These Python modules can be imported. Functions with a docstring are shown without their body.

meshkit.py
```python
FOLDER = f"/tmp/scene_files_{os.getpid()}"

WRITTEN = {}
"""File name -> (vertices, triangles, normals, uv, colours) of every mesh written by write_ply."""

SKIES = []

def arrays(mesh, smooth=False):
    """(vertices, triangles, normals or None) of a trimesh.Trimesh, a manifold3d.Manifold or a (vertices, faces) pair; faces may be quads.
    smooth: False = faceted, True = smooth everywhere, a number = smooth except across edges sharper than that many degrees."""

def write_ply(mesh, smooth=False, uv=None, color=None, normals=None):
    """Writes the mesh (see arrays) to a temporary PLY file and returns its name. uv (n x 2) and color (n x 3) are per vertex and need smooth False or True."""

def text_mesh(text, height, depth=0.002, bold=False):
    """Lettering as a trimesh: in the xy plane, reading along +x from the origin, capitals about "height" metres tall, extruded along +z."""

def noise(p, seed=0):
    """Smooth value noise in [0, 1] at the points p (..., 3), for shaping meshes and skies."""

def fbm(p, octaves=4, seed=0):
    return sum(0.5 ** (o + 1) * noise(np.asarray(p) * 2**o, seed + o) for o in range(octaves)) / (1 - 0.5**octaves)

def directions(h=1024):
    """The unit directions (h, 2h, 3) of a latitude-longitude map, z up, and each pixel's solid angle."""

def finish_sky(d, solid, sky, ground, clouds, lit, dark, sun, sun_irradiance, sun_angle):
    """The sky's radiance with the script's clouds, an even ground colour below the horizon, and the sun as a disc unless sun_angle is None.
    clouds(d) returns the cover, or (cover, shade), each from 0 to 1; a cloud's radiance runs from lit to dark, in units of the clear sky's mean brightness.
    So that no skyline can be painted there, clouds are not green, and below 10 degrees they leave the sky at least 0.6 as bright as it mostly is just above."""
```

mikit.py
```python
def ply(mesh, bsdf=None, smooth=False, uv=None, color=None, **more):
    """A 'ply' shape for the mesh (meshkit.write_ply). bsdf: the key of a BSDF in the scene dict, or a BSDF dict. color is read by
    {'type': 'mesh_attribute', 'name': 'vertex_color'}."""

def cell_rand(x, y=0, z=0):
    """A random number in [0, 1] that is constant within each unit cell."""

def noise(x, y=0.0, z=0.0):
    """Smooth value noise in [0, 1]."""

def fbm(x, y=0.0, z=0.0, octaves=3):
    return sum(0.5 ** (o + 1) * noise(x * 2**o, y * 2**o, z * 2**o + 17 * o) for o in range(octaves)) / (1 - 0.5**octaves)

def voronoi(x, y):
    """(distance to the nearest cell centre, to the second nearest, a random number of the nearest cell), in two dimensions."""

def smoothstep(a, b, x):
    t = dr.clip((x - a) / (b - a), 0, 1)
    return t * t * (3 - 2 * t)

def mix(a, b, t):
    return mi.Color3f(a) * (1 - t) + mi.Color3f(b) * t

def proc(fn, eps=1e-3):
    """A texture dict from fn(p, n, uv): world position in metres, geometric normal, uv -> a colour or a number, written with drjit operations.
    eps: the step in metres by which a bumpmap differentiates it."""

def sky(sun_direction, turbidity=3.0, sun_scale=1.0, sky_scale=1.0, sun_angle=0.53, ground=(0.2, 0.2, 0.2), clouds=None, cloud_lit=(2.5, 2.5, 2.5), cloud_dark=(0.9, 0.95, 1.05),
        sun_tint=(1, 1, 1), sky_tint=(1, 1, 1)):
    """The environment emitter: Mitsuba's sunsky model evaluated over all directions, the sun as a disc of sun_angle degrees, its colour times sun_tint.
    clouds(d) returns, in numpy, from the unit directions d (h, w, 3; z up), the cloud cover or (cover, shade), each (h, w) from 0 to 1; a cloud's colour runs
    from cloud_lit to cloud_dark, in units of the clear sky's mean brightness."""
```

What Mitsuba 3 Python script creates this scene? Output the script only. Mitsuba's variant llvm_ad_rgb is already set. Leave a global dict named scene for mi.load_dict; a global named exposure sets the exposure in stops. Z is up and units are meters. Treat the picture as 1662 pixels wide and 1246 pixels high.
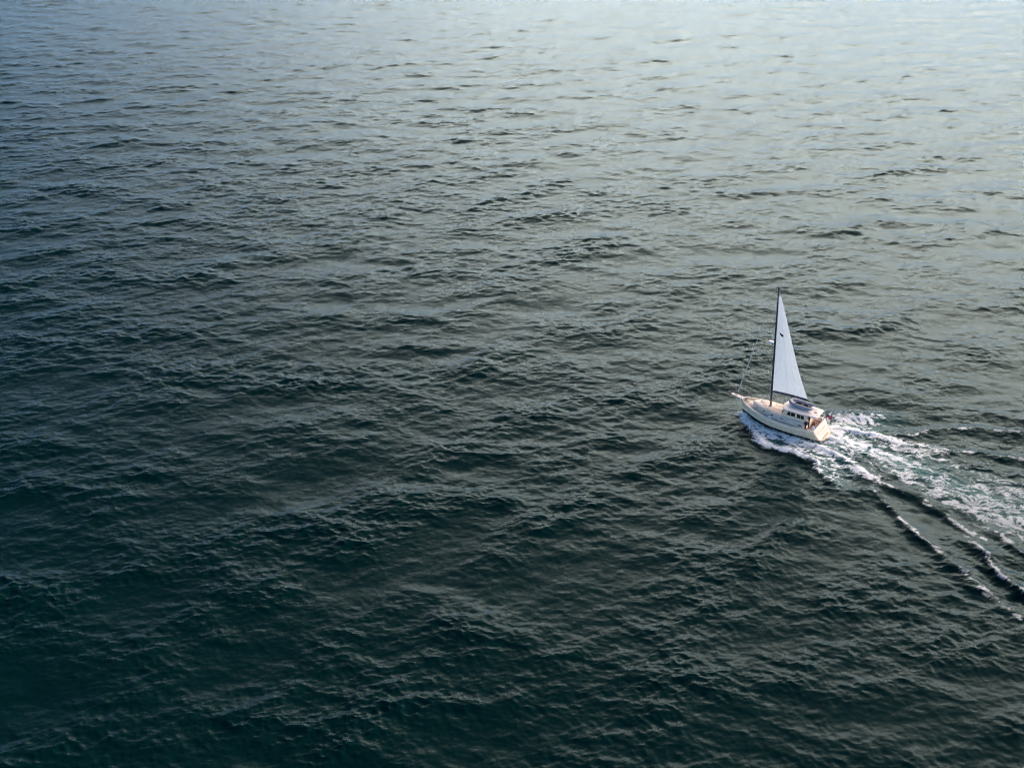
import math
import numpy as np, trimesh, manifold3d as m3
import drjit as dr
import mitsuba as mi
import mikit, meshkit
from scipy.ndimage import map_coordinates
from scipy.interpolate import PchipInterpolator

T = mi.ScalarTransform4f
scene, labels = {}, {}

# ---------------------------------------------------------------- camera
EYE = np.array([0.0, 0.0, 73.0])              # a drone, 73 m above the sea
PITCH, ROLL = math.radians(26.8), math.radians(1.5)
FWD = np.array([0, math.cos(PITCH), -math.sin(PITCH)])
UP = math.cos(ROLL) * np.array([0, math.sin(PITCH), math.cos(PITCH)]) + math.sin(ROLL) * np.array([1.0, 0, 0])
scene['camera'] = {'type': 'perspective', 'fov': 50.8021, 'fov_axis': 'x', 'near_clip': 0.5, 'far_clip': 200000.0,
                   'to_world': T().look_at(origin=EYE.tolist(), target=(EYE + FWD).tolist(), up=UP.tolist())}

# ---------------------------------------------------------------- sky: low evening sun beyond the right edge of the picture, behind a bright veil of cloud
SUN_AZ, SUN_EL = 56.0, 8.5                              # degrees: from the viewing direction towards the right, and above the horizon
SUN = [math.sin(math.radians(SUN_AZ)) * math.cos(math.radians(SUN_EL)), math.cos(math.radians(SUN_AZ)) * math.cos(math.radians(SUN_EL)), math.sin(math.radians(SUN_EL))]


def cloud_veil(d):
    """A bank of thin bright cloud round the low sun, wider along the horizon than it is high, with a ragged edge against clear blue sky;
    its upper part is tinged by the evening sun, the part along the horizon is paler."""
    q = d / (d[..., 2:] + 0.25)
    n = meshkit.fbm(np.stack([q[..., 0] * 1.1, q[..., 1] * 1.1, 0 * q[..., 0]], -1) + 3.1, 5, 11) - 0.5
    up = np.degrees(np.arcsin(np.clip(d[..., 2], -1, 1)))
    side = ((np.degrees(np.arctan2(d[..., 0], d[..., 1])) - SUN_AZ + 180) % 360 - 180) * np.cos(np.radians(up))
    edge = ((side + 20 * n) / 70.0) ** 2 + ((up + 14 * n - SUN_EL) / 23.5) ** 2
    bank = np.clip(np.exp(-edge ** 3) * (1 + 0.35 * n), 0, 1)
    low = 0.75 * np.exp(-((up + 8 * n) / 16.0) ** 4)           # pale blue sea haze all along the horizon
    cover = 1 - (1 - bank) * (1 - low)
    return cover, 1 - bank / np.maximum(cover, 1e-6) * np.clip((up + 10 * n - 7) / 20.0, 0, 1)


scene['sky'] = mikit.sky(SUN, turbidity=3.0, sun_scale=0.003, sun_angle=10.0, clouds=cloud_veil, cloud_lit=(150.0, 115.0, 94.0), cloud_dark=(6.6, 9.2, 14.6), sky_tint=(0.10, 0.33, 0.62), ground=(0.01, 0.03, 0.03))
exposure = 3.36

# ---------------------------------------------------------------- where the boat is (needed by its wake)
PSI, HEEL, TRIM = math.radians(38.0), math.radians(4.0), math.radians(1.0)
FORE0 = np.array([-math.cos(PSI), math.sin(PSI), 0])
PORT0 = np.array([-math.sin(PSI), -math.cos(PSI), 0])
BOAT = np.array([36.6, 130.6, 0.0]) + 0.3 * PORT0
fore = math.cos(TRIM) * FORE0 + math.sin(TRIM) * np.array([0, 0, 1.0])
keel_up = math.cos(TRIM) * np.array([0, 0, 1.0]) - math.sin(TRIM) * FORE0
port = math.cos(HEEL) * PORT0 - math.sin(HEEL) * keel_up
mast_up = math.cos(HEEL) * keel_up + math.sin(HEEL) * PORT0
BM = np.eye(4)
BM[:3, 0], BM[:3, 1], BM[:3, 2], BM[:3, 3] = fore, port, mast_up, BOAT

# ================================================================ the sea
def wave_tile(n, size, lam_max, lam_min, wind_deg, seed, spread, peak=None):
    """A periodic patch of sea: (height, shift x, shift y), each n x n; height with the slope spectrum of wind waves, unit total slope."""
    rng = np.random.default_rng(seed)
    k1 = np.fft.fftfreq(n, size / n) * 2 * np.pi
    kx, ky = np.meshgrid(k1, np.fft.rfftfreq(n, size / n) * 2 * np.pi, indexing='ij')
    k = np.hypot(kx, ky)
    k[0, 0] = 1.0
    a = math.radians(wind_deg)
    c = (kx * math.cos(a) + ky * math.sin(a)) / k
    s = k ** -4.0 * np.abs(c) ** spread
    if peak:
        kp = 2 * np.pi / peak
        s = s * np.exp(-1.25 * (kp / k) ** 2) * (1 + 2.0 * np.exp(-((k / kp - 1) ** 2) / 0.06))
    klo, khi = 2 * np.pi / lam_max, 2 * np.pi / lam_min
    win = 1 / (1 + (klo / k) ** 8) / (1 + (k / khi) ** 8)
    amp = np.sqrt(s * win)
    amp[0, 0] = 0
    z = (rng.standard_normal(k.shape) + 1j * rng.standard_normal(k.shape)) * amp
    h = np.fft.irfft2(z, s=(n, n))
    sx, sy = np.fft.irfft2(1j * kx * z, s=(n, n)), np.fft.irfft2(1j * ky * z, s=(n, n))
    g = 1 / math.sqrt((sx ** 2 + sy ** 2).mean())
    dx, dy = np.fft.irfft2(0.7j * kx / k * z, s=(n, n)), np.fft.irfft2(0.7j * ky / k * z, s=(n, n))
    return [np.float32(h * g), np.float32(dx * g), np.float32(dy * g)], size


def sample(tile, x, y, rot=0.0):
    arrs, size = tile
    n = arrs[0].shape[0]
    c, s = math.cos(rot), math.sin(rot)
    u, v = (c * x + s * y) * n / size, (-s * x + c * y) * n / size
    h, dx, dy = (map_coordinates(a, [u, v], order=1, mode='grid-wrap') for a in arrs)
    return h, c * dx - s * dy, s * dx + c * dy


GROUND_SLOPE, SEA_SLOPE, CHOP_SLOPE, RIPPLE_SLOPE = 0.032, 0.055, 0.090, 0.115
GROUND = wave_tile(512, 610.0, 70.0, 12.0, 101, 8, 2.0, peak=22.0)
SWELL = wave_tile(1024, 460.0, 14.0, 4.0, 95, 5, 1.4)
CHOP = wave_tile(1024, 157.0, 4.0, 1.2, 86, 6, 1.0)
RIPPLE = wave_tile(2048, 101.0, 1.2, 0.28, 92, 7, 0.9)


def sea(x, y):
    """Height and sideways shift of the wind-driven surface at the points x, y."""
    p = np.stack([x, y, 0 * x], -1)
    gust = 0.4 + 1.2 * meshkit.fbm(p / np.array([34.0, 15.0, 1.0]), 4, 3)       # rougher and calmer patches
    h, dx, dy = (GROUND_SLOPE * q for q in sample(GROUND, x, y))
    crest = np.clip(1.0 + 2.5 * h, 0.6, 1.5)         # short waves are steeper on the crests of the long ones
    q = sample(SWELL, x, y, 0.12)
    h, dx, dy = h + SEA_SLOPE * crest * q[0], dx + SEA_SLOPE * crest * q[1], dy + SEA_SLOPE * crest * q[2]
    crest = np.clip(1.0 + 2.2 * h, 0.55, 1.6)
    for tile, slope, rot in ((CHOP, CHOP_SLOPE, 0.31), (RIPPLE, RIPPLE_SLOPE, -0.47)):
        a = slope * gust * crest
        q = sample(tile, x, y, rot)
        h, dx, dy = h + a * q[0], dx + a * q[1], dy + a * q[2]
    return h, dx, dy


def along(line, bx, by):
    """Distance from a polyline that runs aft in boat coordinates (positive outboard of it) and the position along it from 0 to 1."""
    line = np.asarray(line, float)
    side = 1.0 if line[:, 1].mean() > 0 else -1.0
    seg = np.diff(line, axis=0)
    ln = np.linalg.norm(seg, axis=1)
    at = np.concatenate([[0], np.cumsum(ln)])
    best, sd, pos = np.full(bx.shape, 1e9), np.zeros(bx.shape), np.zeros(bx.shape)
    for i in range(len(seg)):
        t = np.clip(((bx - line[i, 0]) * seg[i, 0] + (by - line[i, 1]) * seg[i, 1]) / ln[i] ** 2, 0, 1)
        ex, ey = bx - line[i, 0] - t * seg[i, 0], by - line[i, 1] - t * seg[i, 1]
        d = np.hypot(ex, ey)
        m = d < best
        best = np.where(m, d, best)
        sd = np.where(m, -side * np.sign(seg[i, 0] * ey - seg[i, 1] * ex) * d, sd)
        pos = np.where(m, (at[i] + t * ln[i]) / at[-1], pos)
    return sd, pos


def smooth(a, b, x):
    t = np.clip((x - a) / (b - a), 0, 1)
    return t * t * (3 - 2 * t)


def curve(points):
    """A smooth line through points, finely divided."""
    p = np.asarray(points, float)
    at = np.concatenate([[0], np.cumsum(np.linalg.norm(np.diff(p, axis=0), axis=1))])
    t = np.linspace(0, at[-1], max(12, int(at[-1] / 0.8)))
    return np.stack([PchipInterpolator(at, p[:, k])(t) for k in (0, 1)], -1)


# the diverging crests of the wake, in metres from the boat (forward, to port): line, height, outer width, inner width
CRESTS = [
    (curve([(5.2, 0.9), (3.4, 2.6), (0.9, 4.7), (-2.6, 6.6), (-5.2, 6.1), (-8.1, 6.9), (-10.7, 9.2), (-13.8, 11.4), (-16.8, 12.7)]), 0.24, 0.70, 1.27),
    (curve([(-16.0, 8.0), (-18.7, 9.9), (-20.9, 11.8), (-23.3, 14.1), (-26.4, 16.4), (-29.6, 19.2), (-33.5, 21.6), (-38, 24.5)]), 0.27, 0.70, 1.17),
    (curve([(-28.0, 11.4), (-30.2, 13.3), (-32.4, 16.0), (-34.5, 18.3), (-37.6, 19.9), (-42, 23.5), (-48, 27.5)]), 0.32, 0.78, 1.38),
    (curve([(-15.5, 6.6), (-18.6, 7.2), (-21.7, 7.4), (-24.7, 8.7), (-27.5, 10.2), (-31, 11.8)]), 0.18, 0.62, 1.06),
    (curve([(-28.6, 8.9), (-30.6, 9.6), (-32.8, 10.4), (-34.9, 11.9), (-38, 13.6), (-43, 16)]), 0.24, 0.70, 1.27),
    (curve([(4.6, -1.2), (1.5, -3.2), (-3.0, -5.4), (-7.0, -7.6), (-9.5, -9.4), (-12.8, -11.0), (-17, -13.4)]), 0.32, 0.94, 1.38),
    (curve([(-12.5, -5.4), (-15.9, -7.2), (-18.3, -10.2), (-21.8, -13.2), (-28.4, -16.4), (-36, -20.5)]), 0.32, 0.94, 1.49),
    (curve([(-19.5, -5.6), (-22.0, -6.3), (-25.7, -8.0), (-30.5, -9.6), (-38, -13)]), 0.24, 0.78, 1.27),
]
CORE = curve([(-5.5, 0), (-13, -0.1), (-19, 0.8), (-25, 2.2), (-32, 3.6), (-45, 5.5), (-70, 8)])      # the churned middle of the wake
PORT_BAND = curve([(3.6, 1.4), (0.5, 2.7), (-4, 2.75), (-7.6, 2.9), (-12.3, 4.4), (-15.5, 6.2), (-19, 7.2)])
STARBOARD_BAND = curve([(-5.5, -2.2), (-6.6, -3.1), (-9.2, -3.7), (-13.5, -3.9), (-18.2, -4.6), (-22.5, -6.2)])


def even(n):
    """Noise values spread evenly over 0 to 1."""
    q = np.quantile(n[:: max(1, len(n) // 20000)], np.linspace(0, 1, 101))
    return np.interp(n, q, np.linspace(0, 1, 101))


def wake(x, y):
    """What the moving boat does to the water near it: height, foam cover, air in the water, how far the wind waves are flattened."""
    rel = np.stack([x - BOAT[0], y - BOAT[1]], -1)
    bx, by = rel @ FORE0[:2], rel @ PORT0[:2]
    P = lambda sx, sy, z: np.stack([bx / sx, by / sy, 0 * bx + z], -1)
    wob = meshkit.fbm(P(3.2, 2.2, 1), 3, 21) - 0.5
    wob2, wob3 = meshkit.fbm(P(1.1, 0.9, 8), 2, 23) - 0.5, meshkit.fbm(P(1.0, 0.9, 11), 2, 24) - 0.5
    wx, wy = bx + 3.0 * wob + 0.9 * wob2, by + 2.6 * (meshkit.fbm(P(2.8, 2.2, 5), 3, 22) - 0.5) + 0.7 * wob3
    Q = lambda sx, sy, z: np.stack([wx / sx, wy / sy, 0 * bx + z], -1)
    ridge = lambda n: 1 - np.abs(2 * n - 1)
    lace = even(ridge(meshkit.fbm(Q(1.9, 0.55, 0), 4, 31)) * (0.4 + ridge(meshkit.fbm(Q(0.9, 0.30, 3), 3, 32))))     # filaments
    clot = even(meshkit.fbm(Q(0.9, 0.5, 9), 4, 33))                                # patches
    fine = even(meshkit.fbm(Q(0.28, 0.2, 4), 3, 35))
    big = meshkit.fbm(Q(4.5, 2.2, 7), 3, 37)
    thick = np.ones(len(bx))
    h, dens, air, calm = 0 * bx, 0 * bx, 0 * bx, 0 * bx
    for i, (line, a, wo, wi) in enumerate(CRESTS):
        d, t = along(line, bx + 1.2 * wob, by + 1.0 * wob + 0.2 * wob3)
        env = smooth(0, 0.28, t) * (1 - smooth(0.72, 1.0, t)) * (0.65 + 0.7 * meshkit.fbm(P(3.0, 3.0, 40 + i), 2, 41))
        h += a * env * (0.88 + 0.24 * fine) * (np.exp(-(d / np.where(d > 0, wo, wi)) ** 2) - 0.22 * np.exp(-((d - 2.1 * wo) / (1.3 * wo)) ** 2) - 0.15 * np.exp(-((d + 2.2 * wi) / wi) ** 2))
        if i in (0, 5):
            lip = np.exp(-((d + 0.25) / 0.55) ** 2) * (1 - smooth(0.58, 0.86, t)) * (1.0 if i == 0 else 0.75 * smooth(0.42, 0.6, big))
            dens = np.maximum(dens, 0.95 * lip)
        else:                                                                      # a broken crest here and there
            dens = np.maximum(dens, 0.72 * np.exp(-((d + 0.15) / 0.34) ** 2) * smooth(0.40, 0.62, meshkit.fbm(P(1.7, 1.7, 60 + i), 2, 43)) * smooth(0, 0.1, t))
    # foam thrown out by the bow, between the hull and the first crest on either side
    for i in (0, 5):
        d, t = along(CRESTS[i][0], bx, by)
        inside = 1 - smooth(-0.25, 0.15, d)
        inb = inside * smooth(-16.5, -9, bx) * (1 - smooth(4.8, 5.6, bx)) * (np.sign(CRESTS[i][0][5, 1]) * by > 0)
        sheet = np.where(bx > 1.5, 0.93, np.where(bx > -6, 0.55, 0.42)) + 0.35 * (big - 0.5)
        if i == 5:                                                                 # thinner on the starboard side, torn into streaks
            sheet = (0.62 + 0.5 * (big - 0.5)) * (1 - smooth(-6.5, -4.5, bx)) * smooth(-14.0, -9.0, bx) + 0.8 * smooth(1.0, 3.0, bx)
        dens = np.maximum(dens, inb * sheet)
        air = np.maximum(air, 0.35 * inb)
    for line, w0, w1 in ((PORT_BAND, 0.55, 1.1), (STARBOARD_BAND, 0.6, 1.3)):
        d, t = along(line, bx + wob, by + 0.6 * wob)
        w = w0 + (w1 - w0) * t
        dens = np.maximum(dens, (1.05 - 0.45 * t) * np.exp(-(d / w) ** 2) * (1 - smooth(0.85, 1.0, t)))
        h += 0.14 * np.exp(-(d / w) ** 2) * (1 - smooth(0.8, 1, t))
    # the churned track
    d, t = along(CORE, bx + 1.2 * wob, by + 1.0 * wob)
    aft = -6.4 - bx
    on = smooth(0.0, 0.6, aft)
    w = 0.75 + 0.085 * np.clip(aft, 0, 40)
    jet = on * np.exp(-(d / w) ** 2)
    dens = np.maximum(dens, jet * (0.95 - 0.035 * np.clip(aft, 0, 14)))
    air = np.maximum(air, jet * np.exp(-aft / 22.0))
    half = 3.2 + 0.105 * np.clip(aft, 0, 60)
    track = on * (1 - smooth(0.75, 1.1, np.abs(d + 0.4) / half)) * smooth(5, 11, aft)
    dens = np.maximum(dens, track * np.minimum(0.60, (0.50 - 0.006 * np.clip(aft, 0, 60)) * (0.05 + 1.9 * smooth(0.25, 0.8, big))))
    thick = 1 - 0.52 * smooth(3, 26, aft)                                          # the foam wears thin with age
    air = np.maximum(air, 0.32 * track * (0.1 + 1.4 * big) * np.exp(-np.clip(aft, 0, 80) / 40))
    calm = np.maximum(track, jet) * 0.55
    h += track * 0.16 * (meshkit.fbm(Q(1.6, 1.1, 2), 3, 51) - 0.5) + on * 0.22 * np.exp(-(d / 1.2) ** 2) * np.exp(-((aft - 2.5) / 2.5) ** 2)
    # water heaped against the bow
    h += 0.45 * np.exp(-((bx - 4.6) / 1.0) ** 2 - ((np.abs(by) - 0.6) / 0.7) ** 2)
    mix = 0.50 * lace + 0.20 * clot + 0.30 * fine
    dens = np.clip(dens, 0, 1)
    mix = even(mix)
    thr = 1 - dens
    foam = smooth(thr - 0.12, thr + 0.22, mix) * smooth(0.03, 0.12, dens) * thick
    h += foam * smooth(0.55, 0.9, dens) * (0.06 + 0.12 * (clot - 0.5) + 0.08 * (fine - 0.5))
    return h, foam, np.clip(air, 0, 1), calm


def sea_grid():
    """One sheet out to the horizon; the cells grow with the distance."""
    rows = [52.0]
    while rows[-1] < 720:
        rows.append(rows[-1] + 0.112 + 6.5e-6 * (rows[-1] - 52) ** 2)
    ys = np.concatenate([-np.geomspace(6000, 20, 14), np.linspace(0, 49, 40), rows, np.geomspace(740, 90000, 40)])
    u = np.linspace(-1, 1, COLS)
    out = np.geomspace(1.03, 200, 26)
    u = np.concatenate([-out[::-1], u, out])                       # the outermost columns reach the horizon at the sides
    X = u[None] * (30 + 0.45 * np.clip(ys, 30, 720))[:, None]
    return X, np.repeat(ys[:, None], len(u), 1)


COLS = 1000
X, Y = sea_grid()
gx, gy = X.ravel(), Y.ravel()
height, shift_x, shift_y = sea(gx, gy)
far = np.hypot(gx, gy)
fade = 1 - smooth(650, 1500, far)              # beyond, the cells are too large to carry waves
height, shift_x, shift_y = height * fade, shift_x * fade, shift_y * fade
foam, air = np.zeros(len(gx)), np.zeros(len(gx))
rel = np.stack([gx - BOAT[0], gy - BOAT[1]], -1)
ub, vb = rel @ FORE0[:2], rel @ PORT0[:2]
near = np.flatnonzero((ub > -75) & (ub < 10) & (vb > -26) & (vb < 32))
wh, foam[near], air[near], calm = wake(gx[near], gy[near])
hull_calm = np.exp(-(ub[near] / 8.0) ** 4 - (vb[near] / 3.5) ** 4)
keep = (1 - calm) * (1 - 0.75 * hull_calm)
height[near] = height[near] * keep + wh
shift_x[near] *= keep
shift_y[near] *= keep
V = np.stack([gx + shift_x, gy + shift_y, height], -1)
idx = np.arange(X.size).reshape(X.shape)
F = np.stack([idx[:-1, :-1], idx[:-1, 1:], idx[1:, 1:], idx[1:, :-1]], -1).reshape(-1, 4)


def foam_cover(p, n, uv):
    return dr.clip(uv.x, 0, 1)


def water_colour(p, n, uv):
    return mikit.mix(DEEP_WATER, AIRY_WATER, dr.clip(uv.y, 0, 1))


DEEP_WATER, AIRY_WATER = (0.0001, 0.0150, 0.0160), (0.09, 0.27, 0.275)
scene['water_material'] = {'type': 'blendbsdf', 'weight': mikit.proc(foam_cover),
    'a_water': {'type': 'roughplastic', 'distribution': 'ggx', 'int_ior': 1.125, 'alpha': 0.10, 'nonlinear': True, 'specular_reflectance': {'type': 'rgb', 'value': [0.70, 0.95, 1.0]}, 'diffuse_reflectance': mikit.proc(water_colour)},
    'b_foam': {'type': 'diffuse', 'reflectance': {'type': 'rgb', 'value': [0.79, 0.86, 0.87]}}}
scene['sea'] = mikit.ply((V, F), 'water_material', smooth=True, uv=np.stack([foam, air], -1))
labels['sea'] = {'label': 'dark teal open sea with wind ripples and the white wake of a boat', 'category': 'sea', 'kind': 'structure'}


# ================================================================ materials of the boat
def mat(name, colour, rough=0.4, metal=0.0, spec=0.5, **more):
    c = colour if isinstance(colour, dict) else {'type': 'rgb', 'value': list(colour)}
    scene[name] = {'type': 'twosided', 'bsdf': {'type': 'principled', 'base_color': c, 'roughness': rough, 'metallic': metal, 'specular': spec, **more}}
    return name


def gelcoat(p, n, uv):
    """Weathered cream gelcoat: streaks of salt and dirt along the hull."""
    f = p.x * float(FORE0[0]) + p.y * float(FORE0[1])
    g = mikit.fbm(f * 0.7, p.z * 5.0, p.y * 0.6, octaves=4)
    return mikit.mix((0.84, 0.71, 0.49), (0.70, 0.57, 0.38), mikit.smoothstep(0.45, 0.8, g))


def deck_paint(p, n, uv):
    g = mikit.fbm(p.x * 1.6, p.y * 1.6, p.z, octaves=4)
    return mikit.mix((0.70, 0.65, 0.54), (0.60, 0.55, 0.45), mikit.smoothstep(0.42, 0.8, g))


def teak(p, n, uv):
    f = p.x * float(FORE0[0]) + p.y * float(FORE0[1])
    s = p.x * float(PORT0[0]) + p.y * float(PORT0[1])
    g = mikit.fbm(f * 1.5, s * 22.0, p.z * 9.0, octaves=3)
    return mikit.mix((0.42, 0.26, 0.15), (0.26, 0.14, 0.07), g)


def sailcloth(p, n, uv):
    g = mikit.fbm(p.x * 1.2, p.y * 1.2, p.z * 0.5, octaves=3)
    return mikit.mix((0.80, 0.88, 0.87), (0.74, 0.83, 0.82), g)


def worn_hypalon(p, n, uv):
    g = mikit.fbm(p.x * 4.0, p.y * 4.0, p.z * 4.0, octaves=3)
    return mikit.mix((0.29, 0.31, 0.37), (0.19, 0.21, 0.26), g)


mat('cream_gelcoat', mikit.proc(gelcoat), 0.35)
mat('deck_gelcoat', mikit.proc(deck_paint), 0.5)
mat('white_gelcoat', (0.68, 0.65, 0.60), 0.4)
mat('stern_gelcoat', (0.60, 0.52, 0.44), 0.5)
mat('nonskid', (0.64, 0.55, 0.44), 0.8)
mat('bottom_paint', (0.008, 0.012, 0.012), 0.5)
mat('varnished_wood', mikit.proc(teak), 0.4)
mat('pale_teak', (0.55, 0.45, 0.34), 0.7)
mat('tan_rail', (0.50, 0.40, 0.27), 0.5)
mat('dark_alloy', (0.07, 0.07, 0.085), 0.45, 0.2)
mat('steel', (0.62, 0.63, 0.64), 0.3, 0.9)
mat('dark_glass', (0.012, 0.011, 0.010), 0.08)
mat('black_plastic', (0.010, 0.010, 0.011), 0.5)
mat('dark_cloth', (0.06, 0.07, 0.08), 0.9)
mat('white_paint', (0.80, 0.84, 0.84), 0.35)
mat('pale_cloth', (0.60, 0.57, 0.52), 0.9)
mat('grey_fabric', mikit.proc(worn_hypalon), 0.55)
mat('dark_rubber', (0.045, 0.05, 0.06), 0.8)
mat('terracotta_cloth', (0.27, 0.13, 0.085), 0.9)
mat('red_cloth', (0.42, 0.07, 0.11), 0.8)
mat('navy_cloth', (0.015, 0.02, 0.08), 0.8)
mat('interior', (0.05, 0.035, 0.025), 0.8)
mat('sail_mark', (0.012, 0.03, 0.028), 0.8)
scene['sail_cloth'] = {'type': 'principledthin', 'base_color': mikit.proc(sailcloth), 'roughness': 0.7, 'diff_trans': 0.45, 'spec_trans': 0.0, 'eta': 1.3}

TO_BOAT = T(BM.tolist())


def add(key, mesh, material, label=None, category=None, smooth=False, group=None, kind=None, place=TO_BOAT, **more):
    n, base = 1, key
    while key in scene:
        key = f'{base}_{n:03d}'
        n += 1
    scene[key] = mikit.ply(mesh, material, smooth=smooth, to_world=place, **more)
    d = {k: v for k, v in (('label', label), ('category', category), ('group', group), ('kind', kind)) if v}
    if d:
        labels[key] = d
    return key


# ---------------------------------------------------------------- shapes
def cat(*ms):
    return trimesh.util.concatenate([m for m in ms])


def box(x0, x1, y0, y1, z0, z1, bevel=0.0):
    if bevel:
        c = m3.Manifold.cube([x1 - x0 - 2 * bevel, y1 - y0 - 2 * bevel, z1 - z0 - 2 * bevel], True)
        pts = c.to_mesh().vert_properties[:, :3]
        cloud = np.vstack([pts + bevel * np.array(s) for s in np.vstack([np.eye(3), -np.eye(3), np.array(np.meshgrid([-1, 1], [-1, 1], [-1, 1])).reshape(3, -1).T * 0.577])])
        m = trimesh.convex.convex_hull(cloud)
    else:
        m = trimesh.creation.box([x1 - x0, y1 - y0, z1 - z0])
    m.apply_translation([(x0 + x1) / 2, (y0 + y1) / 2, (z0 + z1) / 2])
    return m


def tube(points, r, sides=8):
    """A round bar along a polyline; r one radius or one per point."""
    p = np.asarray(points, float)
    t = np.gradient(p, axis=0) if len(p) > 2 else np.repeat([p[1] - p[0]], 2, 0)
    t /= np.linalg.norm(t, axis=1, keepdims=True) + 1e-12
    ref = np.array([0, 0, 1.0]) if abs(t[:, 2]).max() < 0.9 else np.array([0.31, 0.95, 0.05])
    a = np.cross(t, ref)
    a /= np.linalg.norm(a, axis=1, keepdims=True)
    b = np.cross(t, a)
    ang = np.arange(sides) * 2 * np.pi / sides
    rr = np.broadcast_to(r, (len(p),))
    v = (p[:, None] + rr[:, None, None] * (np.cos(ang)[None, :, None] * a[:, None] + np.sin(ang)[None, :, None] * b[:, None])).reshape(-1, 3)
    i, j = np.meshgrid(np.arange(len(p) - 1), np.arange(sides), indexing='ij')
    q = np.stack([i * sides + j, i * sides + (j + 1) % sides, (i + 1) * sides + (j + 1) % sides, (i + 1) * sides + j], -1).reshape(-1, 4)
    f = np.vstack([q[:, [0, 1, 2]], q[:, [0, 2, 3]]])
    k = len(v)
    v = np.vstack([v, p[0], p[-1]])
    caps = [[k, (s + 1) % sides, s] for s in range(sides)] + [[k + 1, k - sides + s, k - sides + (s + 1) % sides] for s in range(sides)]
    m = trimesh.Trimesh(v, np.vstack([f, caps]), process=False)
    m.fix_normals()
    return m


def sheet(rows):
    """A surface through rows of points (m x n x 3)."""
    r = np.asarray(rows, float)
    m, n = r.shape[:2]
    i, j = np.meshgrid(np.arange(m - 1), np.arange(n - 1), indexing='ij')
    q = np.stack([i * n + j, i * n + j + 1, (i + 1) * n + j + 1, (i + 1) * n + j], -1).reshape(-1, 4)
    return trimesh.Trimesh(r.reshape(-1, 3), np.vstack([q[:, [0, 1, 2]], q[:, [0, 2, 3]]]), process=False)


def prism(outline, z0, z1):
    """An outline in x, y raised from z0 to z1."""
    m = m3.CrossSection([np.asarray(outline, float).tolist()], m3.FillRule.NonZero).extrude(z1 - z0).translate([0, 0, z0])
    return m


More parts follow.
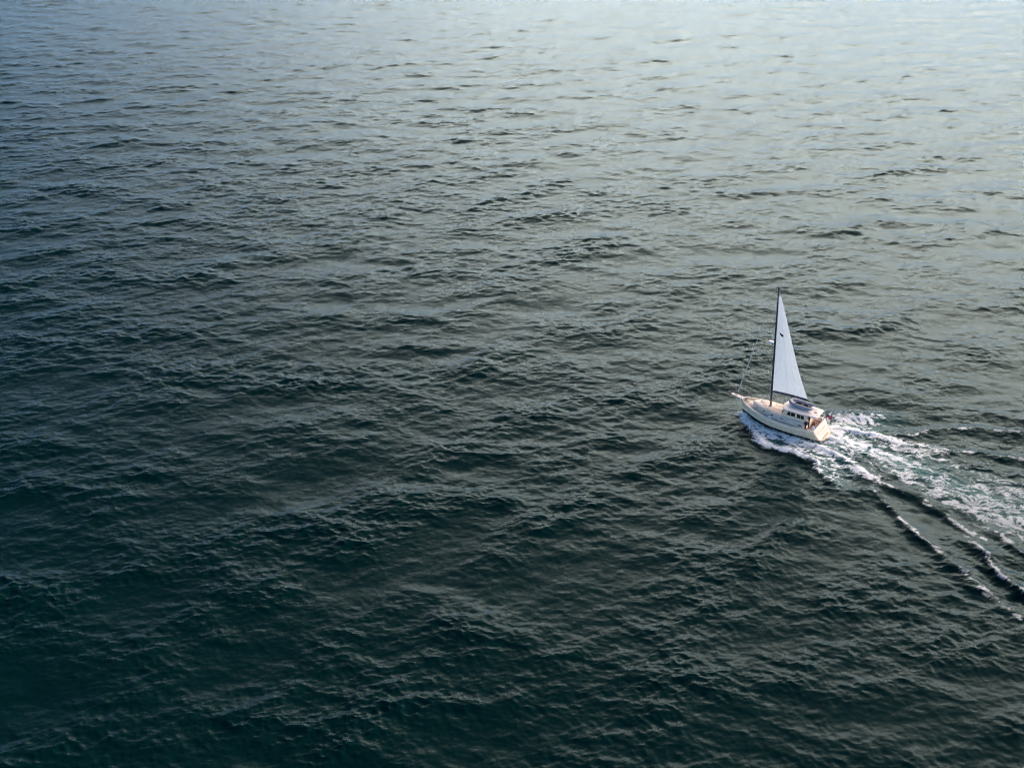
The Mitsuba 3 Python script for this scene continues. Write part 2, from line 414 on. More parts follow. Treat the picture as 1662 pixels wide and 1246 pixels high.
def as_mesh(m):
    q = m.to_mesh()
    return trimesh.Trimesh(q.vert_properties[:, :3], q.tri_verts, process=False)


def knots(u, table):
    t = np.asarray(table, float)
    return np.stack([PchipInterpolator(t[:, 0], t[:, k])(u) for k in range(1, t.shape[1])], -1)


# ================================================================ the boat (metres: x forward, y to port, z up from the waterline)
SHEER = [(0, -7.44, .55, 0.46), (.012, -7.38, 1.05, 0.47), (.026, -7.18, 1.46, 0.50), (.05, -6.84, 1.70, 0.80), (.10, -6.4, 1.88, 1.40), (.14, -6.1, 1.94, 1.80), (.20, -5.4, 2.02, 1.78), (.36, -3.3, 2.20, 1.74), (.55, -.8, 2.26, 1.78), (.72, 1.5, 2.00, 1.92), (.85, 3.4, 1.42, 2.10), (.94, 4.7, .74, 2.26), (1, 5.55, .05, 2.40)]
PAINT = [(0, -7.44, .52, .38), (.012, -7.38, 1.01, .38), (.026, -7.18, 1.41, .39), (.05, -6.84, 1.63, .43), (.10, -6.4, 1.74, .45), (.14, -6.1, 1.78, .47), (.20, -5.4, 1.86, .50), (.36, -3.3, 2.05, .55), (.55, -.8, 2.08, .60), (.72, 1.4, 1.74, .66), (.85, 3.15, 1.06, .70), (.94, 4.35, .46, .72), (1, 5.1, .03, .72)]
u = np.concatenate([[0, .006, .012, .019, .026, .035], np.linspace(.05, .14, 9, endpoint=False), np.linspace(.14, 1, 60)])
sh, pt = knots(u, SHEER), knots(u, PAINT)


def hull_side(s, v):
    """A point of the topsides: v from 0 at the painted bottom to 1 at the rail, a little hollow at the bow, full amidships."""
    p = pt + (sh - pt) * v
    p = p.copy()
    p[:, 1] += (np.where(u < .75, 0.09, -0.10 * smooth(.75, .92, u) * (1 - smooth(.96, 1, u)) + 0.09 * (1 - smooth(.75, .92, u))) * 4 * v * (1 - v))
    return p * [1, s, 1]


side = []
for s in (1, -1):
    rows = [hull_side(s, v) for v in np.linspace(0, 1, 9)]
    side.append(sheet(rows if s < 0 else rows[::-1]))
inner = []
for s in (1, -1):                                                  # inside of the bulwark
    k = u >= .14
    a, b = sh[k] * [1, s, 1] - np.outer(np.ones(k.sum()), [0, .10 * s, 0]), sh[k] * [1, s, 1] - np.outer(np.ones(k.sum()), [0, .12 * s, .24])
    a[-1, 1] = b[-1, 1] = 0
    inner.append(sheet([a, b] if s < 0 else [b, a]))
add('sailing_boat__hull', cat(*side, *inner), 'cream_gelcoat', smooth=35, label='cream hull with thin rubbing strips')
bot = []
for s in (1, -1):
    rows = [pt * [1, s, 1], pt * [1, .93 * s, 0] + [0, 0, .0], pt * [1, .6 * s, 0] + [-0.1, 0, -.55], pt * [1, .02 * s, 0] + [-0.3, 0, -.9]]
    bot.append(sheet(rows if s < 0 else rows[::-1]))
aft = sheet([[[-7.44, y, .38] for y in (-.52, .52)], [[-7.44, y, 0] for y in (-.48, .48)], [[-7.54, y, -.55] for y in (-.31, .31)], [[-7.74, y, -.9] for y in (-.02, .02)]])
add('sailing_boat__hull__bottom_paint', cat(*bot, aft), 'bottom_paint', smooth=35, label='black painted bottom along the waterline')
rim = [hull_side(s, v)[u >= lo] for s in (1, -1) for v, lo in ((.62, .1), (.36, .05))]
for i, r in enumerate(rim):
    add('sailing_boat__hull__rubbing_strake', tube(r[::2] + [0, .012 * (1 if i < 2 else -1), 0], .028, 6), 'tan_rail', smooth=60)
for s in (1, -1):
    k = u >= .14
    p = sh[k] * [1, s, 1] + [0, -.05 * s, 0]
    add('sailing_boat__cap_rail', sheet([p + [0, .075 * s, .01], p + [0, .075 * s, .05], p + [0, -.075 * s, .05], p + [0, -.075 * s, .01]] if s > 0 else [p + [0, -.075 * s, .01], p + [0, -.075 * s, .05], p + [0, .075 * s, .05], p + [0, .075 * s, .01]]), 'white_gelcoat')
# stern: the sloping transom with its steps, and the swim platform
k = u <= .14
q = sh[k]
add('sailing_boat__transom', sheet([q * [1, t, 1] + [0.02, 0, -.03 * (1 - abs(t))] for t in np.linspace(-1, 1, 9)]), 'stern_gelcoat', smooth=30, label='sloping cream transom with steps')
add('sailing_boat__swim_platform', as_mesh(prism([(-7.41, -.53), (-7.35, -1.0), (-7.15, -1.42), (-6.88, -1.62), (-6.88, 1.62), (-7.15, 1.42), (-7.35, 1.0), (-7.41, .53)], .43, .53)), 'cream_gelcoat', label='swim platform across the stern')
for x0, z0, hw in ((-7.24, .532, .85), (-6.83, .80, 1.2), (-6.54, 1.23, 1.3)):
    add('sailing_boat__transom__step', box(x0, x0 + .24, -hw, hw, z0, z0 + .04, .012), 'pale_teak')
add('sailing_boat__transom__coaming', sheet([[(-6.12 - a, y, z) for y in np.linspace(-1.93, 1.93, 9)] for a, z in ((.05, 1.70), (.07, 1.87), (-.07, 1.87), (-.09, 1.2))]), 'white_gelcoat')
# decks
dk = sh[(u >= .355)]
rows = []
for t in np.linspace(-1, 1, 11):
    e = dk * [1, t, 1] + np.stack([0 * dk[:, 0], -.10 * t * np.minimum(1, dk[:, 1] / .3), -.20 + .07 * (1 - t * t) + 0 * dk[:, 0]], -1)
    rows.append(e)
add('sailing_boat__deck', sheet(rows), 'deck_gelcoat', smooth=30)
ak = sh[(u >= .139) & (u <= .372)]
for s in (1, -1):
    o = ak * [1, s, 1] + [0, -.10 * s, -.18]
    i_ = np.stack([ak[:, 0], 0 * ak[:, 0] + 1.46 * s, ak[:, 2] - .15], -1)
    w = i_ * [1, 1, 0] + [0, 0, .95]
    add('sailing_boat__side_deck', sheet([o, i_, w] if s < 0 else [w, i_, o]), 'deck_gelcoat', smooth=30)
# trunk cabin in front of and under the wheelhouse
TR = np.array([(-4.75, 1.74), (-3.0, 1.76), (-1.4, 1.70), (.1, 1.48), (1.46, 1.20), (2.6, .84), (3.2, .58), (3.45, .30), (3.5, 0)])
tx = np.concatenate([np.linspace(-4.75, 3.2, 30), [3.35, 3.45, 3.5]])
ty = PchipInterpolator(TR[:, 0], TR[:, 1])(tx)
tz = np.interp(tx, [-4.75, -1.4, 3.5], [2.30, 2.36, 2.42])
prof = [(1.0, None, 1.5), (.95, 0, None), (.90, .05, None), (.6, .12, None), (0, .17, None)]
rows = []
for s in (1, -1):
    for f, dz, z in prof if s > 0 else prof[::-1][1:]:
        rows.append(np.stack([tx, s * ty * f, (z if dz is None else tz + dz) + 0 * tx], -1))
add('sailing_boat__trunk_cabin', sheet(rows[::-1]), 'deck_gelcoat', smooth=28)
for y0, y1, x0, x1 in ((.12, .95, -.9, .55), (-.95, -.12, -.9, .55), (.10, .62, 1.45, 2.0), (-.62, -.10, 1.45, 2.0)):
    g = []
    for x in np.linspace(x0, x1, 6):
        hw, zz = np.interp(x, tx, ty), np.interp(x, tx, tz)
        g.append([(x, y, zz + .004 + np.interp(abs(y) / hw, [0, .6, .9], [.17, .12, .05])) for y in np.linspace(y0, y1, 5)])
    add('sailing_boat__trunk_cabin__nonskid_panel', sheet(g), 'nonskid')
for s in (1, -1):
    hx = np.linspace(-1.2, 1.2, 9)
    hp = np.stack([hx, s * .78 * np.interp(hx, tx, ty), np.interp(hx, tx, tz) + .17], -1)
    add('sailing_boat__trunk_cabin__handrail', cat(tube(hp, .022, 6), *[tube([h - [0, 0, .09], h], .02, 5) for h in hp[::2]]), 'varnished_wood')
for x, l in ((2.62, .26), (1.46, .28), (.1, .30), (-1.40, .34)):
    for s in (1, -1):
        hw = np.interp(x, tx, ty)
        sl = np.arctan2(np.interp(x - .2, tx, ty) - np.interp(x + .2, tx, ty), .4)
        m = box(-l / 2, l / 2, -.02, .02, -.085, .085, .015)
        m.apply_transform(trimesh.transformations.rotation_matrix(-sl * s, [0, 0, 1]))
        m.apply_translation([x, s * hw * .975, 2.10])
        add('sailing_boat__trunk_cabin__portlight', m, 'dark_glass')
for s in (1, -1):
    add('sailing_boat__trunk_cabin__portlight', box(-4.32, -3.86, s * 1.735 - .02, s * 1.735 + .02, 1.84, 2.04, .015), 'dark_glass', label='larger dark portlight under the wheelhouse windows' if s > 0 else None)
# wheelhouse, hollow, with real openings
def house(grow, z0, z1):
    lo = [(-4.75, -1.36), (-1.15, -1.36), (-.75, -.7), (-.75, .7), (-1.15, 1.36), (-4.75, 1.36)]
    hi = [(-4.75, -1.24), (-1.65, -1.24), (-1.3, -.65), (-1.3, .65), (-1.65, 1.24), (-4.75, 1.24)]
    pts = [(x + (grow if x > -2 else -grow) , y + np.sign(y) * grow, z) for o, z in ((lo, z0), (hi, z1)) for x, y in o]
    return m3.Manifold.hull_points(np.array(pts, float))


shell = house(0, 2.25, 3.42) - house(-.06, 2.2, 3.5)
panes = []
for s in (1, -1):
    for q in ([(-1.88, 2.74), (-2.14, 3.30), (-2.44, 3.30), (-2.46, 2.74)], [(-2.52, 2.74), (-2.52, 3.30), (-3.10, 3.30), (-3.10, 2.74)], [(-3.36, 2.74), (-3.36, 3.30), (-3.84, 3.30), (-3.84, 2.74)], [(-3.90, 2.74), (-3.90, 3.30), (-4.36, 3.30), (-4.36, 2.74)]):
        cut = m3.Manifold.hull_points(np.array([(x, s * y, z) for x, z in q for y in (1.0, 1.6)], float))
        shell = shell - cut
        yy = lambda z: 1.36 + (1.24 - 1.36) * (z - 2.25) / 1.17 - .03
        panes.append(sheet([[(q[0][0], s * yy(q[0][1]), q[0][1]), (q[3][0], s * yy(q[3][1]), q[3][1])], [(q[1][0], s * yy(q[1][1]), q[1][1]), (q[2][0], s * yy(q[2][1]), q[2][1])]]))
for ys in ((-.62, -.03), (.03, .62)):
    shell = shell - m3.Manifold.hull_points(np.array([(x, y, z) for x in (-1.6, -.4) for y in ys for z in (2.78, 3.28)], float))
    fx = lambda z: -.75 - .55 * (z - 2.25) / 1.17 - .03
    panes.append(sheet([[(fx(2.78), y, 2.78) for y in ys], [(fx(3.28), y, 3.28) for y in ys]]))
for s in (1, -1):                                               # angled windscreen panes
    a, b, c, d = [np.array(v) for v in ((-.80, s * .76, 2.78), (-1.07, s * 1.24, 2.78), (-1.25, s * .72, 3.28), (-1.5, s * 1.18, 3.28))]
    off = np.array([.2, .17 * s, .08])
    shell = shell - m3.Manifold.hull_points(np.array([w + f * off for w in (a + [-.12, 0, 0], b + [-.12, 0, 0], c + [-.1, 0, 0], d + [-.1, 0, 0]) for f in (-1, 1.5)], float))
    panes.append(sheet([[a + [-.12, 0, 0], b + [-.12, 0, 0]], [c + [-.10, 0, 0], d + [-.10, 0, 0]]]))
shell = shell - m3.Manifold.cube([.5, .66, 1.05]).translate([-5.0, .35, 2.26])
add('sailing_boat__wheelhouse', as_mesh(shell), 'cream_gelcoat', label='cream wheelhouse with dark windows under a flat white roof')
for m in panes:
    add('sailing_boat__wheelhouse__window', m, 'dark_glass')
add('sailing_boat__wheelhouse__floor', box(-4.70, -1.4, -1.28, 1.28, 2.20, 2.24), 'interior')
add('sailing_boat__wheelhouse__console', box(-1.9, -1.35, -1.0, .9, 2.26, 2.80, .03), 'interior')
add('sailing_boat__wheelhouse__door', box(-4.80, -4.775, -.33, .33, 1.2, 3.2, .008), 'varnished_wood')
ro = [(-6.16, -1.06), (-6.05, -1.18), (-5.8, -1.24), (-4, -1.36), (-1.9, -1.42), (-1.6, -1.36), (-1.2, -1.0), (-.98, -.5), (-.90, 0)]
ro = ro + [(x, -y) for x, y in ro[-2::-1]]
outer = m3.CrossSection([ro], m3.FillRule.NonZero)
lay = [outer.offset(-d, m3.JoinType.Round).extrude(.001).translate([0, 0, z]) for d, z in ((.03, 3.42), (0, 3.45), (0, 3.50), (.05, 3.54), (.35, 3.585))]
pts = np.vstack([l.to_mesh().vert_properties[:, :3] for l in lay])
add('sailing_boat__roof', trimesh.convex.convex_hull(pts), 'white_gelcoat', smooth=25, label='white flat roof reaching aft over the cockpit')
add('sailing_boat__roof__hatch', box(-5.65, -5.25, -.15, .25, 3.55, 3.60, .02), 'dark_alloy')
for x, y in ((-5.2, -.75), (-5.85, .55)):
    add('sailing_boat__roof__fitting', cat(trimesh.creation.cylinder(.06, .08, transform=trimesh.transformations.translation_matrix([x, y, 3.59]))), 'dark_alloy')
for s in (1, -1):
    add('sailing_boat__roof__post', tube([(-5.95, s * 1.12, 1.8), (-5.95, s * 1.05, 3.44)], .03, 8), 'steel', smooth=60)
# aft of the wheelhouse: dark slab put in as the shade of the doorway, and the cockpit
add('sailing_boat__doorway_shade', box(-5.20, -5.02, 1.17, 1.23, 1.65, 3.43, .01), 'dark_glass', label='dark upright slab standing in for the shaded doorway gap by the cockpit')
add('sailing_boat__cockpit_bulkhead', box(-4.84, -4.76, -1.46, 1.46, .95, 2.26, .01), 'deck_gelcoat')
add('sailing_boat__cockpit_floor', box(-6.03, -4.74, -1.46, 1.46, .92, .97), 'varnished_wood')
add('sailing_boat__cockpit_bench', box(-6.02, -5.60, -1.42, 1.42, .98, 1.42, .02), 'varnished_wood')
for s in (1, -1):
    add('sailing_boat__cockpit_bench', box(-5.58, -4.86, 1.00 * s - .42, 1.00 * s + .42, .98, 1.42, .02), 'varnished_wood')
    add('sailing_boat__cockpit_bench__cushion', box(-5.56, -4.9, 1.02 * s - .36, 1.02 * s + .36, 1.425, 1.52, .04), 'terracotta_cloth')
add('sailing_boat__cockpit_bench__cushion', box(-5.98, -5.62, -1.3, .5, 1.425, 1.53, .04), 'terracotta_cloth')
ring = np.linspace(0, 2 * np.pi, 25)
add('sailing_boat__steering_wheel', cat(tube(np.stack([-4.98 + 0 * ring, -.75 + .36 * np.cos(ring), 2.05 + .36 * np.sin(ring)], -1), .022, 6),
    *[tube([(-4.98, -.75, 2.05), (-4.98, -.75 + .36 * math.cos(a), 2.05 + .36 * math.sin(a))], .012, 5) for a in ring[:-1:4]], tube([(-4.98, -.75, 2.05), (-4.84, -.75, 2.05)], .04, 8)), 'varnished_wood', smooth=60)
# bow: bowsprit with its platform, pulpit, anchor, windlass
add('sailing_boat__bowsprit', as_mesh(m3.Manifold.hull_points(np.array([(4.9, y, z) for y in (-.34, .34) for z in (2.30, 2.42)] + [(6.95, y, z) for y in (-.2, .2) for z in (2.56, 2.66)], float))), 'white_gelcoat', label='white bowsprit platform')
pl = [(4.3, .78, 3.00), (5.3, .42, 3.10), (6.3, .30, 3.22), (7.0, .24, 3.36), (7.28, 0, 3.42), (7.0, -.24, 3.36), (6.3, -.30, 3.22), (5.3, -.42, 3.10), (4.3, -.78, 3.00)]
posts = [((5.3, .42, 3.10), (5.25, .34, 2.42)), ((6.3, .30, 3.22), (6.25, .24, 2.58)), ((7.0, .24, 3.36), (6.9, .18, 2.64)), ((4.3, .78, 3.0), (4.3, .86, 2.22))]
add('sailing_boat__pulpit', cat(tube(pl, .024, 6), tube([(x, y, z - .32) for x, y, z in pl[1:-1]], .016, 5), *[tube([a, b], .02, 6) for p, q in posts for a, b in ((p, q), (np.array(p) * [1, -1, 1], np.array(q) * [1, -1, 1]))]), 'dark_alloy', smooth=60)
add('sailing_boat__anchor', cat(tube([(6.2, 0, 2.55), (7.05, 0, 2.50)], .04, 6), as_mesh(m3.Manifold.hull_points(np.array([(6.85, -.2, 2.42), (6.85, .2, 2.42), (7.2, 0, 2.52), (7.05, 0, 2.28)], float)))), 'dark_alloy')
add('sailing_boat__windlass', cat(box(4.55, 4.85, -.16, .16, 2.30, 2.52, .04), trimesh.creation.cylinder(.11, .42, transform=trimesh.transformations.translation_matrix([4.7, 0, 2.46]) @ trimesh.transformations.rotation_matrix(np.pi / 2, [1, 0, 0]))), 'dark_alloy', smooth=40)
add('sailing_boat__anchor_chain', cat(tube([(4.9, 0, 2.42), (5.6, .03, 2.44), (6.3, 0, 2.62)], .028, 6), tube([(4.45, .3, 2.30), (4.25, .42, 2.29), (4.15, .3, 2.29), (4.3, .2, 2.30)], .045, 6)), 'interior')
for y in (.42, -.42):
    add('sailing_boat__cleat', cat(tube([(4.52, y, 2.36), (4.82, y * .86, 2.37)], .03, 6), box(4.60, 4.74, y * .94 - .04, y * .94 + .04, 2.24, 2.37)), 'interior')
add('sailing_boat__foredeck_hatch', as_mesh(m3.Manifold.hull_points(np.array([(x, y - .25, z) for x, y in ((2.05, -.3), (2.65, -.24), (2.65, .24), (2.05, .3)) for z in (2.50, 2.585)], float))), 'grey_fabric')
# rails along the sides
for s in (1, -1):
    k = np.flatnonzero((u > .15) & (u < .945))
    line = sh[k] * [1, s, 1] + [0, -.05 * s, .05]
    spots = line[np.linspace(0, len(line) - 1, 9).astype(int)]
    for p in spots:
        add('sailing_boat__stanchion', tube([p, p + [0, -.02 * s, .66]], .017, 6), 'steel', smooth=60)
    for h in (.64, .34):
        add('sailing_boat__lifeline', tube(line[::3] + [0, -.02 * s, h], .011, 5), 'steel')
for s in (1, -1):
    add('sailing_boat__stern_rail', cat(tube([(-5.4, 1.97 * s, 2.48), (-6.0, 1.9 * s, 2.5), (-6.15, 1.75 * s, 2.5), (-6.15, .6 * s, 2.5)], .02, 6), *[tube([(-6.14, y * s, 1.86), (-6.15, y * s, 2.5)], .018, 6) for y in (1.75, 1.2, .6)]), 'steel', smooth=60)
# rig
mz = np.array([2.4, 5, 12, 17, 19.9, 20.5])
MX = lambda z: 1.0 + .012 * (z - 2.4)
mast = []
for z, f in zip(mz, (1, 1, .95, .8, .62, .55)):
    a = np.linspace(0, 2 * np.pi, 17)[:-1]
    mast.append(np.stack([MX(z) + .14 * f * np.cos(a), .105 * f * np.sin(a), z + 0 * a], -1))
mast = np.array(mast)
mast = np.concatenate([mast, mast[:, :1]], 1)
add('sailing_boat__mast', cat(sheet(mast), box(MX(20.2) - .10, MX(20.2) + .30, -.05, .05, 20.36, 20.51, .02), tube([(MX(20) + .05, 0, 20.45), (MX(20) + .12, 0, 20.95)], .012, 5)), 'dark_alloy', smooth=40, label='tall dark grey mast')
add('sailing_boat__mast__collar', trimesh.creation.cylinder(.21, .16, transform=trimesh.transformations.translation_matrix([1.0, 0, 2.55])), 'varnished_wood', smooth=40)
add('sailing_boat__mast__lower_cover', tube([(1.0, 0, 2.5), (1.02, 0, 3.5)], .165, 14), 'varnished_wood', smooth=40)
dome = trimesh.creation.icosphere(3, 1.0)
dome.apply_scale([.36, .36, .15])
dome.apply_translation([1.72, 0, 12.3])
add('sailing_boat__mast__radar_dome', dome, 'white_paint', smooth=True, label='white radar dome on the front of the mast')
add('sailing_boat__mast__radar_bracket', tube([(1.15, 0, 12.12), (1.7, 0, 12.14)], .05, 6), 'dark_alloy')
for z in (9.6, 14.8):
    add('sailing_boat__mast__spreader', tube([(MX(z) - .15, 1.05 * (20 - z) / 10 + .35, z + .06), (MX(z), 0, z), (MX(z) - .15, -1.05 * (20 - z) / 10 - .35, z + .06)], .022, 6), 'dark_alloy')
CLEW = np.array([-4.05, -.45, 4.95])
TACK = np.array([.83, 0, 5.0])
add('sailing_boat__boom', cat(tube([TACK + [.05, 0, -.16], CLEW + [-.15, -.02, -.16]], .10, 10), tube([TACK + [-.1, 0, -.06], TACK * .5 + CLEW * .5 + [0, 0, -.06], CLEW + [.1, 0, -.05]], [.11, .12, .07], 8)), 'dark_alloy', smooth=40, label='dark boom under the mainsail')
add('sailing_boat__mainsheet', tube([CLEW + [.3, 0, -.2], (-4.6, -.2, 3.58)], .014, 5), 'white_paint')
HEAD = np.array([MX(19.2) - .12, 0, 19.2])


def sail_point(a, b, lift=0.0):
    """a from tack (0) to clew (1) along the foot, b from foot to head; the cloth bellies to starboard, the leech is slightly hollow."""
    foot = TACK + (CLEW - TACK) * a
    luff = np.array([MX(TACK[2] + (HEAD[2] - TACK[2]) * b) - .13, 0, TACK[2] + (HEAD[2] - TACK[2]) * b])
    w = (1 - b) * (1 - .13 * 4 * b * (1 - b) * .6) + .035 * b
    p = luff + (foot - TACK) * w * np.array([1, 1, 0]) + [0, 0, (foot - TACK)[2] * (1 - b)]
    belly = .55 * 4 * a * (1 - a) * math.sin(math.pi * min(1, .12 + .88 * b)) * (1 - b) ** .5 + .16 * a * b
    return p + np.array([0, -belly + lift, 0])


A, B = np.linspace(0, 1, 25), np.linspace(0, 1, 60)
add('sailing_boat__mainsail', sheet([[sail_point(a, b) for a in A] for b in B]), 'sail_cloth', smooth=True, label='tall white triangular mainsail with a small dark mark')
for a in (.42, .66, .86):
    add('sailing_boat__mainsail__batten', cat(*[tube([sail_point(a, b, .012) for b in np.linspace(.02, t, 12)], .016, 5) for t in (.62 + .25 * a - .3 * (a > .8),)]), 'white_paint')
for b in (.16, .34, .54, .74):
    add('sailing_boat__mainsail__seam', tube([sail_point(a, b + .012 * a, .005) for a in np.linspace(.01, .99, 14)], .006, 4), 'white_paint')
lg = np.array([(355, 978), (372, 986), (398, 1006), (424, 1022), (421, 1056), (402, 1064), (384, 1046), (366, 1018)], float)
lc = lg.mean(0)
mark = []
for x, y in lg:                                                    # the dark leaf-shaped mark, about 0.45 m across
    mark.append(sail_point(.30 + (x - lc[0]) / 70 * .24, .603 - (y - lc[1]) / 86 * .045, .02))
mark.append(np.mean(mark, 0))
add('sailing_boat__mainsail__mark', trimesh.Trimesh(mark, [[i, (i + 1) % 8, 8] for i in range(8)], process=False), 'sail_mark', label='small dark leaf shaped mark on the sail')
FS0, FS1 = np.array([6.15, 0, 2.62]), np.array([MX(20.1) + .28, 0, 20.4])
add('sailing_boat__forestay', tube([FS0, FS1], .014, 5), 'steel')
w = np.linspace(0.03, .70, 14)
add('sailing_boat__furled_jib', tube([FS0 + (FS1 - FS0) * t for t in w], .068 * (1 - .9 * w) + .010, 8), 'pale_cloth', smooth=60, label='thin white sail rolled round the forestay')
for s in (1, -1):
    add('sailing_boat__shroud', tube([(.75, 2.08 * s, 1.95), (MX(9.6) - .15, s * 1.44, 9.66), (MX(14.8) - .15, s * .9, 14.86), (MX(20) - .05, .05 * s, 19.9)], .008, 4), 'steel')
add('sailing_boat__backstay', tube([(-6.1, -.2, 1.9), (MX(20.1) - .08, 0, 20.15)], .007, 4), 'steel')
add('sailing_boat__aerial', tube([(-6.05, -1.2, 1.85), (-6.2, -1.25, 4.1)], .016, 5), 'white_paint')
add('sailing_boat__flagstaff', tube([(-6.2, -.72, 1.8), (-6.75, -.80, 3.45)], .018, 6), 'white_paint')
labels['sailing_boat'] = {'label': 'cream sailing yacht with a wheelhouse under way, one white triangular sail up', 'category': 'sailing yacht'}

# ================================================================ things carried on the boat
# the rubber dinghy upside up on the roof, bow forward
ang = np.linspace(-math.pi / 2, math.pi / 2, 17)
ul = np.concatenate([[(-1.85, -.60)], [(-1.35, -.62)], [(-.2, -.62)], np.stack([.75 + .72 * np.cos(ang), .62 * np.sin(ang)], -1), [(-.2, .62)], [(-1.35, .62)], [(-1.85, .60)]])
rad = np.concatenate([[.05, .20, .235], np.full(17, .235), [.235, .20, .05]])
lift = .12 * smooth(.3, 1.5, ul[:, 0])
dp = T((BM @ np.array([[1, 0, 0, -3.12], [0, 1, 0, -.50], [0, 0, 1, 3.83], [0, 0, 0, 1.0]])).tolist())
t3 = np.stack([ul[:, 0], ul[:, 1], lift], -1)
add('inflatable_dinghy__tube', tube(t3, rad, 16), 'grey_fabric', smooth=60, place=dp)
add('inflatable_dinghy__floor', as_mesh(m3.CrossSection([[(-1.15, -.5), (.7, -.5), (1.2, -.25), (1.3, 0), (1.2, .25), (.7, .5), (-1.15, .5)]], m3.FillRule.NonZero).extrude(.05).translate([0, 0, -.16])), 'dark_rubber', place=dp)
add('inflatable_dinghy__transom', box(-1.24, -1.18, -.5, .5, -.18, .20, .01), 'dark_rubber', place=dp)
add('inflatable_dinghy__seat', box(-.35, -.08, -.52, .52, .08, .12, .01), 'dark_rubber', place=dp)
for s in (1, -1):
    add('inflatable_dinghy__grab_line', tube([(x, s * (.62 + .21), .06 + .05 * (i % 2)) for i, x in enumerate(np.linspace(-1.1, .7, 9))], .014, 5), 'white_paint', place=dp)
for y in (-.3, .3):
    add('inflatable_dinghy__chock', box(-.9, .9, y - .05, y + .05, -.27, -.15, .01), 'white_paint', place=dp)
labels['inflatable_dinghy'] = {'label': 'grey inflatable dinghy lying on the white roof of the sailing yacht', 'category': 'dinghy'}

# outboard motor clamped on the rail
op = T((BM @ np.array([[1, 0, 0, -5.0], [0, 1, 0, 1.99], [0, 0, 1, 1.82], [0, 0, 0, 1.0]])).tolist())
cowl = m3.Manifold.hull_points(np.array([(x, y, z) for x, y in ((-.27, -.17), (-.27, .17), (.2, -.16), (.2, .16)) for z in (.82, 1.06)] + [(x, y, 1.24) for x, y in ((-.2, -.11), (-.2, .11), (.12, -.11), (.12, .11))], float))
add('outboard_motor__cowl', as_mesh(cowl), 'black_plastic', smooth=20, place=op)
add('outboard_motor__leg', as_mesh(m3.Manifold.hull_points(np.array([(-.09, -.05, .86), (.09, -.05, .86), (-.09, .05, .86), (.09, .05, .86), (-.06, -.03, .1), (.07, -.03, .1), (-.06, .03, .1), (.07, .03, .1)], float))), 'black_plastic', place=op)
add('outboard_motor__gearcase', cat(tube([(-.16, 0, .1), (.13, 0, .1)], [.05, .045], 8), as_mesh(m3.Manifold.hull_points(np.array([(-.05, -.012, .1), (.07, -.012, .1), (.04, .012, -.05), (-.05, .012, .1)], float)))), 'black_plastic', place=op)
add('outboard_motor__propeller', cat(*[trimesh.creation.box([.03, .05, .11], transform=trimesh.transformations.translation_matrix([-.19, 0, .1]) @ trimesh.transformations.rotation_matrix(a, [1, 0, 0]) @ trimesh.transformations.translation_matrix([0, 0, .08]) @ trimesh.transformations.rotation_matrix(.5, [0, 0, 1])) for a in (0, 2.094, 4.189)]), 'black_plastic', place=op)
add('outboard_motor__clamp', box(-.04, .1, -.16, -.02, .55, .82, .02), 'black_plastic', place=op)
add('outboard_motor__tiller', tube([(.1, 0, .85), (.45, 0, .92)], .022, 6), 'black_plastic', place=op)
labels['outboard_motor'] = {'label': 'black outboard motor hung upright on the side rail by the cockpit', 'category': 'outboard motor'}

# horseshoe lifebuoy on the stern quarter
a = np.linspace(math.radians(-60), math.radians(240), 22)
hs = np.stack([.20 * np.cos(a), 0 * a, .30 * np.sin(a)], -1)
lp = T((BM @ np.array([[.8, .6, 0, -6.02], [-.6, .8, 0, 1.95], [0, 0, 1, 2.36], [0, 0, 0, 1.0]])).tolist())
add('lifebuoy__ring', tube(hs, .085, 10), 'white_paint', smooth=60, place=lp)
add('lifebuoy__holder', tube([(-.1, -.07, -.34), (-.1, -.07, .3), (.1, -.07, .3), (.1, -.07, -.34)], .014, 5), 'steel', place=lp)
labels['lifebuoy'] = {'label': 'white horseshoe lifebuoy hanging on the rail at the stern', 'category': 'lifebuoy'}

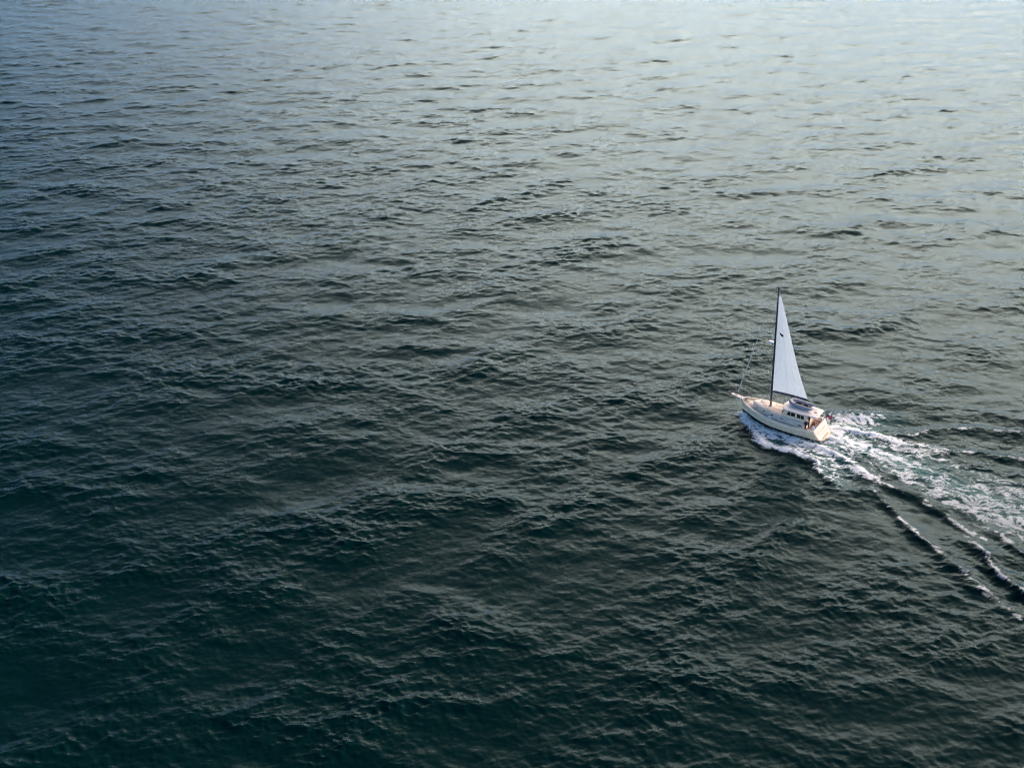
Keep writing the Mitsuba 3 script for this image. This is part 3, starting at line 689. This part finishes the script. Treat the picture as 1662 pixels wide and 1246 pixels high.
# round fender lying by the cabin side
ball = trimesh.creation.icosphere(3, .24)
ball.apply_translation([.30, 1.82, 1.92])
add('fender__ball', ball, 'white_paint', smooth=True)
add('fender__eye', cat(tube([(.30, 1.82, 2.12), (.30, 1.82, 2.24)], .05, 8), tube([(.30, 1.82, 2.2), (.52, 1.95, 2.05), (.62, 2.0, 1.8)], .014, 5)), 'black_plastic')
labels['fender'] = {'label': 'white round fender lying on the side deck beside the cabin', 'category': 'fender'}

# flag at the stern: red with a dark blue canton
fl = np.array([[(-6.72 - .72 * s_, -.80 - .2 * s_ + .08 * math.sin(5.5 * s_ + 1.2 * t_), 3.42 - .48 * t_ - .52 * s_ ** 1.4) for s_ in np.linspace(0, 1, 15)] for t_ in np.linspace(0, 1, 9)])
fl = fl + np.array([[[.13 * t_, .015 * t_, 0] for _ in range(15)] for t_ in np.linspace(0, 1, 9)])
add('flag__field', sheet(fl), 'red_cloth', smooth=True)
for off in (.004, -.004):
    add('flag__canton', sheet(fl[:5, :7] + [0, off, 0]), 'navy_cloth', smooth=True)
labels['flag'] = {'label': 'red flag with a dark canton flying from the staff at the stern', 'category': 'flag'}

# ================================================================ drops thrown up where the bow wave breaks
rng = np.random.default_rng(77)
drop = trimesh.creation.icosphere(0, 1.0)
dv, df = [], []
for line, n, t0, t1, up, spread in ((CRESTS[0][0], 520, .02, .55, .30, .35), (CRESTS[5][0], 260, .45, .75, .45, .55), (PORT_BAND, 260, .05, .6, .22, .3)):
    for t, a, z, r, b in zip(rng.uniform(t0, t1, n), rng.normal(0, 1, n), rng.exponential(1, n), rng.uniform(.018, .05, n), rng.normal(0, 1, n)):
        q = line[min(len(line) - 1, int(t * len(line)))] + spread * np.array([a, b])
        c = BOAT + FORE0 * q[0] + PORT0 * q[1] + [0, 0, .25 + up * min(z, 2.5) * .6]
        df.append(drop.faces + 12 * len(dv))
        dv.append(drop.vertices * r + c)
scene['foam_white'] = {'type': 'diffuse', 'reflectance': {'type': 'rgb', 'value': [0.79, 0.86, 0.87]}}
scene['spray'] = mikit.ply(trimesh.Trimesh(np.vstack(dv), np.vstack(df), process=False), 'foam_white', smooth=True)
labels['spray'] = {'label': 'white drops of spray flying over the breaking bow wave of the boat', 'category': 'spray', 'kind': 'stuff'}
